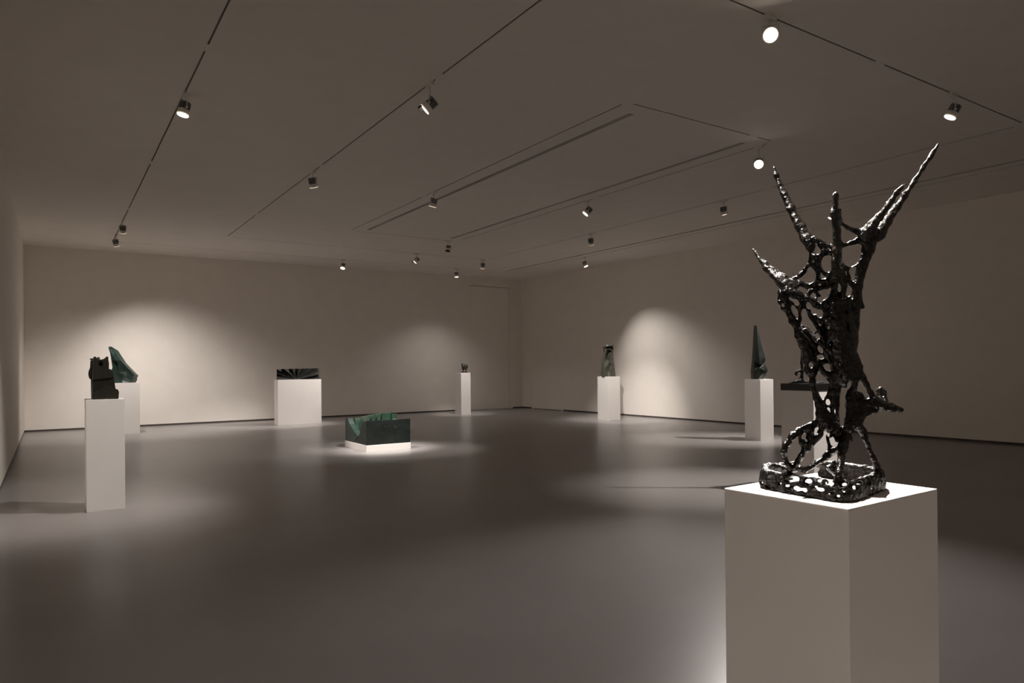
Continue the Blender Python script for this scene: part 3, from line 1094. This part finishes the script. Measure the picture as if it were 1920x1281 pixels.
# --- stacked block on the near left plinth
s1 = thing('stacked_stone', 'dark stacked angular block with a round hole, on the near left plinth', 'sculpture', (0.45, 8.15, PH))
prism('lower_block', [(173.5, 749.6), (222.3, 749.2), (216.5, 727), (214, 712), (213.5, 706), (174, 706)], 'y', 8.08, 0.17, 'olive_stone', s1, zmin=PH)
prism('sloped_block', [(173.5, 749.8), (222.5, 749.4), (223.2, 735), (221, 730.3), (216.5, 729.5), (194.5, 721), (188, 727), (173.6, 737)], 'y', 8.04, 0.10, 'olive_stone', s1, zmin=PH)
prism('middle_block', [(174, 712), (213.5, 708), (212.6, 699), (211.6, 696), (207, 692.6), (204, 691.5), (174.5, 693.5)], 'y', 8.06, 0.16, 'olive_stone', s1)
prism('upper_block', [(175.4, 695.5), (204.2, 693), (204.6, 681), (203.6, 677), (203, 668.8), (201, 668.6), (195.5, 673), (188, 674.6), (181, 672.4), (180.2, 669), (176.2, 668.8)], 'y', 8.09, 0.12, 'olive_stone', s1, holes=[circle(188.5, 682.3, 4.6)])
prism('hole_back', circle(188.5, 682.3, 6.4), 'y', 8.17, 0.03, 'black_stone', s1, bev=0)
prism('top_slab', [(180, 676), (188, 675.5), (187, 670), (184.5, 669.4), (180, 671.5)], 'y', 8.17, 0.06, 'grey_stone', s1)
prism('side_fin', [(168.2, 672.6), (177, 671.6), (177, 675), (170, 675.4)], 'y', 8.25, 0.05, 'olive_stone', s1)
prism('side_slab', [(169.8, 676), (177, 674.5), (177, 749.9), (171.5, 749.9), (170.6, 712), (167.4, 709.6), (165.8, 703), (166, 697), (169, 690)], 'y', 8.24, 0.05, 'grey_stone', s1, zmin=PH)

# --- sail on the plinth by the back wall
s2 = thing('sail_sculpture', 'green folded sail-shaped stone leaning to a point, behind the stacked block', 'sculpture', (1.15, 17.3, PH))
dep2 = depth_of((1.15, 17.2, PH))
ol = [(202.8, 652, 0.02), (205, 649.6, 0), (209.3, 650, 0.0), (216, 660.5, -0.02), (227, 677, -0.05), (240, 690.5, -0.07), (252.6, 703.3, -0.08), (250, 707.5, -0.02), (249.6, 713, -0.02), (246.8, 719.5, -0.02),
      (229.5, 719.5, 0.06), (215, 719.5, -0.04), (203, 719.5, 0.0), (205, 700, 0.0), (210.5, 690, -0.02), (208.5, 676, 0.02), (206, 661, 0.03)]
inn = [(211.5, 667, -0.07), (221, 684, 0.0), (226, 686.5, 0.04), (237, 697, 0.0), (247, 706.5, -0.04), (217, 682, 0.07), (223, 698, 0.08), (229, 713, 0.10), (213, 700, -0.05), (236, 706, -0.03), (218, 676, -0.09)]
n0 = len(ol)
cr = [(0, n0), (n0, n0 + 10), (n0 + 10, 4), (n0 + 1, n0 + 2), (n0 + 2, n0 + 3), (n0 + 3, n0 + 4), (n0 + 4, 7), (n0 + 5, n0 + 6), (n0 + 6, n0 + 7), (n0 + 7, 10)]
ol = [(u, v, d * 0.55) for u, v, d in ol]
inn = [(u, v, d * 0.55) for u, v, d in inn]
relief('carved_sail', ol, inn, cr, dep2, 0.22, 'green_stone', s2, PH, 0.1, 0.0078)

# --- long fan-cut block
s3 = thing('fan_block', 'long low black block with fan-shaped facets on the wide plinth', 'sculpture', (5.1, 17.42, PH))
dep3 = depth_of((5.05, 17.42, PH))
fan = []
ctr = (556.5, 712.6)
per = [(518.8, 712.8), (518.6, 708), (518.6, 704), (518.5, 700), (518.5, 696), (518.5, 692.3), (527, 692.0), (532, 691.9), (541, 691.7), (548, 691.6), (554, 691.5), (560, 691.4), (566, 691.3), (572, 691.2), (579, 691.0), (587, 690.8), (595.4, 690.5),
       (595.4, 698), (595.2, 702.5), (596, 705.5), (596.2, 707.5), (600.2, 711.8)]
dd = [0, -.03, .03, -.03, .04, -.04, .05, -.06, .05, -.03, .04, -.05, .03, -.04, .05, -.04, .04, .05, -.05, .08, 0.0, .0]
tx = math.tan(math.radians(33.4 - math.degrees(math.atan2(5.05, 17.42))))
ol = []
for (u, v), d in zip(per, dd):
    ol.append((u, v, d * 1.1))
ol.append((575, 712.7, -0.06))
ol.append((ctr[0], ctr[1], 0.0))
n0 = len(ol)
cr = [(n0 - 1, i) for i in range(1, n0 - 2)]
relief('carved_block', ol, [], cr, dep3 + 0.0, 0.14, 'black_stone', s3, PH, 0.0, 0.0073)

# --- small two-lobed piece on the thin plinth
s4p = np.array([9.93, 17.6, 1.2])
s4 = thing('small_sculpture', 'little dark two-lobed figure on the thin plinth by the door', 'sculpture', tuple(s4p))
dz = depth_of(s4p)
sc = dz / F_PX
f4 = Field((855, 672, -12), (890, 703, 12), 0.35, 0.8)
f4.chain([(871.5, 698, 0, 2.4), (868.5, 692, 0, 2.2), (866.8, 686, -1, 1.7), (866.8, 681.8, -1, 1.0)])
f4.chain([(870, 692, -1, 1.4), (871, 686, -2, 1.1), (870.4, 682.5, -2, 0.7)])
f4.chain([(872, 697, 0, 2.2), (873.5, 692, 1, 1.7), (875.3, 688, 1, 2.0), (876, 685.5, 1, 1.2)])
f4.chain([(873.2, 690, 0, 1.2), (873.5, 685, 0, 0.9), (874.5, 683, 0, 0.6)])
f4.chain([(865, 698.5, 0, 1.4), (870, 698, -2, 2.4), (877, 698.8, 0, 1.2)])
f4.chain([(868, 698.2, 3, 1.6), (873, 698.4, 4, 1.4)])
v4, q4, g4 = f4.surface()
w4 = CAMP[None, :] + (RIGHT[None, :] * ((v4[:, 0:1] - PX) / F_PX) - UP[None, :] * ((v4[:, 1:2] - PY) / F_PX) + FWD[None, :]) * (dz + v4[:, 2:3] * sc)
w4[:, 2] = np.maximum(w4[:, 2], 1.2005)
mesh_from('figure', w4 - s4p, q4, 'black_stone', s4)

# --- torso by the right wall
s5 = thing('torso_sculpture', 'grey-green headless draped torso on the plinth by the right wall', 'sculpture', (11.8, 13.45, PH))
dep5 = depth_of((11.75, 13.40, PH))
ol = [(1128.2, 706.3, 0.03), (1132.5, 706.3, -0.07), (1139.5, 706.3, -0.05), (1146, 706.3, -0.08), (1154.4, 706.3, 0.03), (1152.4, 688, 0.03), (1150.9, 676, 0.02), (1150.0, 664, 0.02), (1150.1, 656, 0.02), (1151.6, 646.9, 0.0),
      (1146, 646.7, -0.05), (1140, 646.8, -0.05), (1135.2, 646.9, -0.02), (1134.2, 649.6, 0.0), (1132.2, 649.4, 0.02), (1133.8, 653.5, 0.02), (1133.9, 661, 0.02), (1132, 671, 0.03), (1130, 684, 0.03)]
inn = [(1137, 655, -0.08), (1144.5, 650.5, 0.08), (1138, 653.8, 0.09), (1147.5, 656, 0.09), (1143.5, 655.5, -0.09), (1137, 659, -0.10), (1142, 660, 0.06), (1137.5, 672, 0.05), (1135, 680, -0.02), (1144, 664, -0.10), (1148, 660.5, -0.06), (1142.5, 680, -0.10), (1141, 695, -0.03), (1146.5, 680, -0.07), (1134.5, 690, -0.07), (1147.5, 648.6, -0.05), (1138, 650, -0.06)]
n0 = len(ol)
cr = [(n0 + 6, n0 + 7), (n0 + 7, n0 + 8), (n0 + 9, n0 + 11), (n0 + 11, n0 + 12), (n0 + 12, 2), (n0 + 13, 3), (n0 + 14, 1), (n0 + 2, n0 + 1), (n0 + 1, n0 + 3), (n0 + 16, n0 + 15), (n0 + 5, n0 + 14)]
relief('carved_torso', ol, inn, cr, dep5, 0.24, 'grey_stone', s5, PH, 0.0)

# --- spire
s6 = thing('spire_sculpture', 'sharp dark green spire with a notch, left of the tall bronze', 'sculpture', (10.82, 8.2, 1.105))
dep6 = depth_of((10.80, 8.18, 1.1))
ol = [(1418.7, 609.5, 0.02), (1422.3, 622, 0.02), (1426.6, 640, 0.02), (1431, 657, 0.02), (1435.6, 674, 0.03), (1434.6, 677.5, 0.03), (1432.6, 681, 0.02), (1436.5, 687.5, 0.03), (1439.6, 694.5, 0.04), (1436, 702, 0.03), (1431.6, 711.8, 0.02),
      (1422, 711.8, -0.05), (1413.2, 711.8, 0.02), (1412.9, 695, 0.02), (1414.6, 678, 0.02), (1416.4, 650, 0.02), (1417.6, 626, 0.02)]
inn = [(1420.5, 640, -0.03), (1422.5, 665, -0.05), (1425, 684, -0.07), (1424.5, 686.5, 0.02), (1432, 683.5, 0.0), (1424, 690, -0.07), (1433, 695, -0.05), (1430, 672, -0.03)]
n0 = len(ol)
cr = [(0, n0), (n0, n0 + 1), (n0 + 1, n0 + 2), (n0 + 3, n0 + 4), (n0 + 4, 6), (n0 + 5, 11), (n0 + 7, 4), (n0 + 5, n0 + 6), (n0 + 6, 8)]
relief('carved_spire', ol, inn, cr, dep6, 0.15, 'green_dark', s6, 1.105, 0.0)

# --- black slab and branching bronze behind the tall one
bm = bmesh.new()
add_box(bm, -0.235, 0.235, -0.20, 0.20, 0, 0.075)
bevel_all(bm, 0.004, 2)
slab = obj_bm('display_slab', bm, 'black_wood')
SLC = np.array([p7c[0] + 0.23, p7c[1] + 0.195, 1.1])
slab.location = tuple(SLC)
tag(slab, 'black slab lying on the plinth behind the tall bronze', 'slab')
s7b = SLC + np.array([0, 0, 0.075])
s7 = thing('branching_bronze', 'slender dark bronze with curled stem standing on the black slab', 'sculpture', tuple(s7b))
dq = depth_of(s7b + np.array([-0.1, 0.05, 0]))
f7 = Field((1455, 535, -40), (1600, 724, 40), 0.9, 2.2)
f7.chain([(1479, 719.5, -4, 1.5), (1490, 717, -2, 3), (1500, 714, 0, 4), (1512, 717, 2, 3), (1524, 719.6, 4, 2)], 2)
f7.chain([(1500, 716, 0, 4), (1503, 708, 0, 3.2), (1504.5, 695, 0, 3), (1503, 680, 0, 2.8), (1505, 660, 0, 3.2), (1512, 640, 2, 3), (1526, 625, 4, 2.6), (1545, 614, 6, 2.2), (1566, 604, 8, 1.6), (1576, 596, 10, 1.0)])
f7.chain([(1505, 662, 0, 2.6), (1502, 640, 0, 2.4), (1494, 612, -2, 2.2), (1484, 588, -4, 2.0), (1475, 566, -5, 1.7), (1469, 549, -6, 1.1)])
f7.chain([(1504, 697, 0, 2.6), (1499, 695, -1, 2.2), (1494.5, 697, -2, 2), (1492.2, 701, -2, 2.2), (1493.5, 703.5, -2, 1.8)], 3)
f7.chain([(1522, 719.5, 4, 2), (1540, 717.5, 6, 2), (1556, 719.5, 8, 2), (1575, 716, 10, 3), (1580, 690, 10, 3), (1576, 660, 8, 3), (1570, 640, 8, 2.4), (1552, 628, 6, 2)])
f7.lumps(6, 0.5, 5)
v7, q7, g7 = f7.surface()
w7 = CAMP[None, :] + (RIGHT[None, :] * ((v7[:, 0:1] - PX) / F_PX) - UP[None, :] * ((v7[:, 1:2] - PY) / F_PX) + FWD[None, :]) * (dq + v7[:, 2:3] * dq / F_PX)
w7[:, 2] = np.maximum(w7[:, 2], s7b[2] + 0.0005)
g7f = g7[q7[:, 0]]
for gi, nm in ((1, 'branches'), (2, 'foot'), (3, 'curl')):
    if (g7f == gi).any():
        mesh_from(nm, w7 - s7b, q7[g7f == gi], 'bronze', s7)

# --- carved green block on the low plinth
LZ = 0.108
s9 = thing('carved_green_block', 'large split green stone block with carved valley on the low floor plinth', 'sculpture', (4.7, 11.3, LZ))
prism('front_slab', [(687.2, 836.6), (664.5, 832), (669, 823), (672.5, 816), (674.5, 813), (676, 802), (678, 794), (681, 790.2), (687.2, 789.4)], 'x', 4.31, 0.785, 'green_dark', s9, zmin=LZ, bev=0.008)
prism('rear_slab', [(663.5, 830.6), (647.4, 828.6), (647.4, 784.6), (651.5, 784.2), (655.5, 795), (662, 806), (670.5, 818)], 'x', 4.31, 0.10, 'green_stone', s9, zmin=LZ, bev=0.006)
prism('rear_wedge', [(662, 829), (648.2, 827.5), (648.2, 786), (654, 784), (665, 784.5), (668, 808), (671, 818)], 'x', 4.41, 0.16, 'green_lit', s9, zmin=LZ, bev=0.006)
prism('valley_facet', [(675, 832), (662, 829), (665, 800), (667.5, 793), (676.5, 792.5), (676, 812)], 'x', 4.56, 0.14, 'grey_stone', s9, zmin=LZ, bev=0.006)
# ridges along the top behind the front slab
base9 = np.array(s9.location)
for i, (x0, w, lean, y0, y1, zt) in enumerate(((4.40, 0.055, 0.10, 11.30, 11.62, 0.575), (4.50, 0.055, 0.10, 11.30, 11.66, 0.585), (4.60, 0.055, 0.10, 11.30, 11.68, 0.595), (4.71, 0.16, 0.05, 11.28, 11.70, 0.60), (4.90, 0.10, 0.03, 11.28, 11.66, 0.58))):
    bm = bmesh.new()
    vs = []
    for z, sx in ((LZ, 0.0), (zt, lean)):
        for y in (y0, y1):
            for x in (x0, x0 + w):
                zz = z - (0.10 if (z > 0.3 and y == y1) else 0.0) * (1 if i >= 3 else 0.4)
                vs.append(bm.verts.new(Vector(np.array([x + sx, y, zz]) - base9)))
    for f in ((0, 1, 3, 2), (4, 6, 7, 5), (0, 4, 5, 1), (2, 3, 7, 6), (0, 2, 6, 4), (1, 5, 7, 3)):
        bm.faces.new([vs[k] for k in f])
    bevel_all(bm, 0.005)
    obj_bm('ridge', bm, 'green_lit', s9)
# scribbled relief along the front face
yf = float(on_x(687.2, 836, 4.31)[1]) - 0.001
bm = bmesh.new()
strokes = [
    [(705, 794), (703.5, 797), (705, 799.5), (707.5, 798)], [(709, 794), (709, 798.5), (711, 798), (713, 795)],
    [(720, 800.2), (724, 799.5)], [(728, 796), (731, 795), (732, 798), (730, 800)], [(734, 793), (735, 797)],
    [(737, 787), (740, 785.8), (744, 787), (743, 789), (739, 789), (737, 787)], [(745, 792), (749, 789), (753, 788)], [(746, 794), (751, 792.5), (755, 790.5)],
    [(737, 794), (741, 792), (744, 793)], [(738, 799), (740, 797), (743, 798), (743, 801), (740, 802), (738, 799)], [(746, 796), (749, 796), (747, 798.5)], [(733, 791), (736, 790), (738, 791.5)],
    [(704, 793), (708, 791.5)], [(741, 795.4), (745, 794.8)]]
for st in strokes:
    ps = [on_y(u, v, yf) - base9 for u, v in st]
    for a, b in zip(ps, ps[1:]):
        add_cyl(bm, a, b, 0.0065, 0.0065, 6)
obj_bm('carved_marks', bm, 'mark', s9)
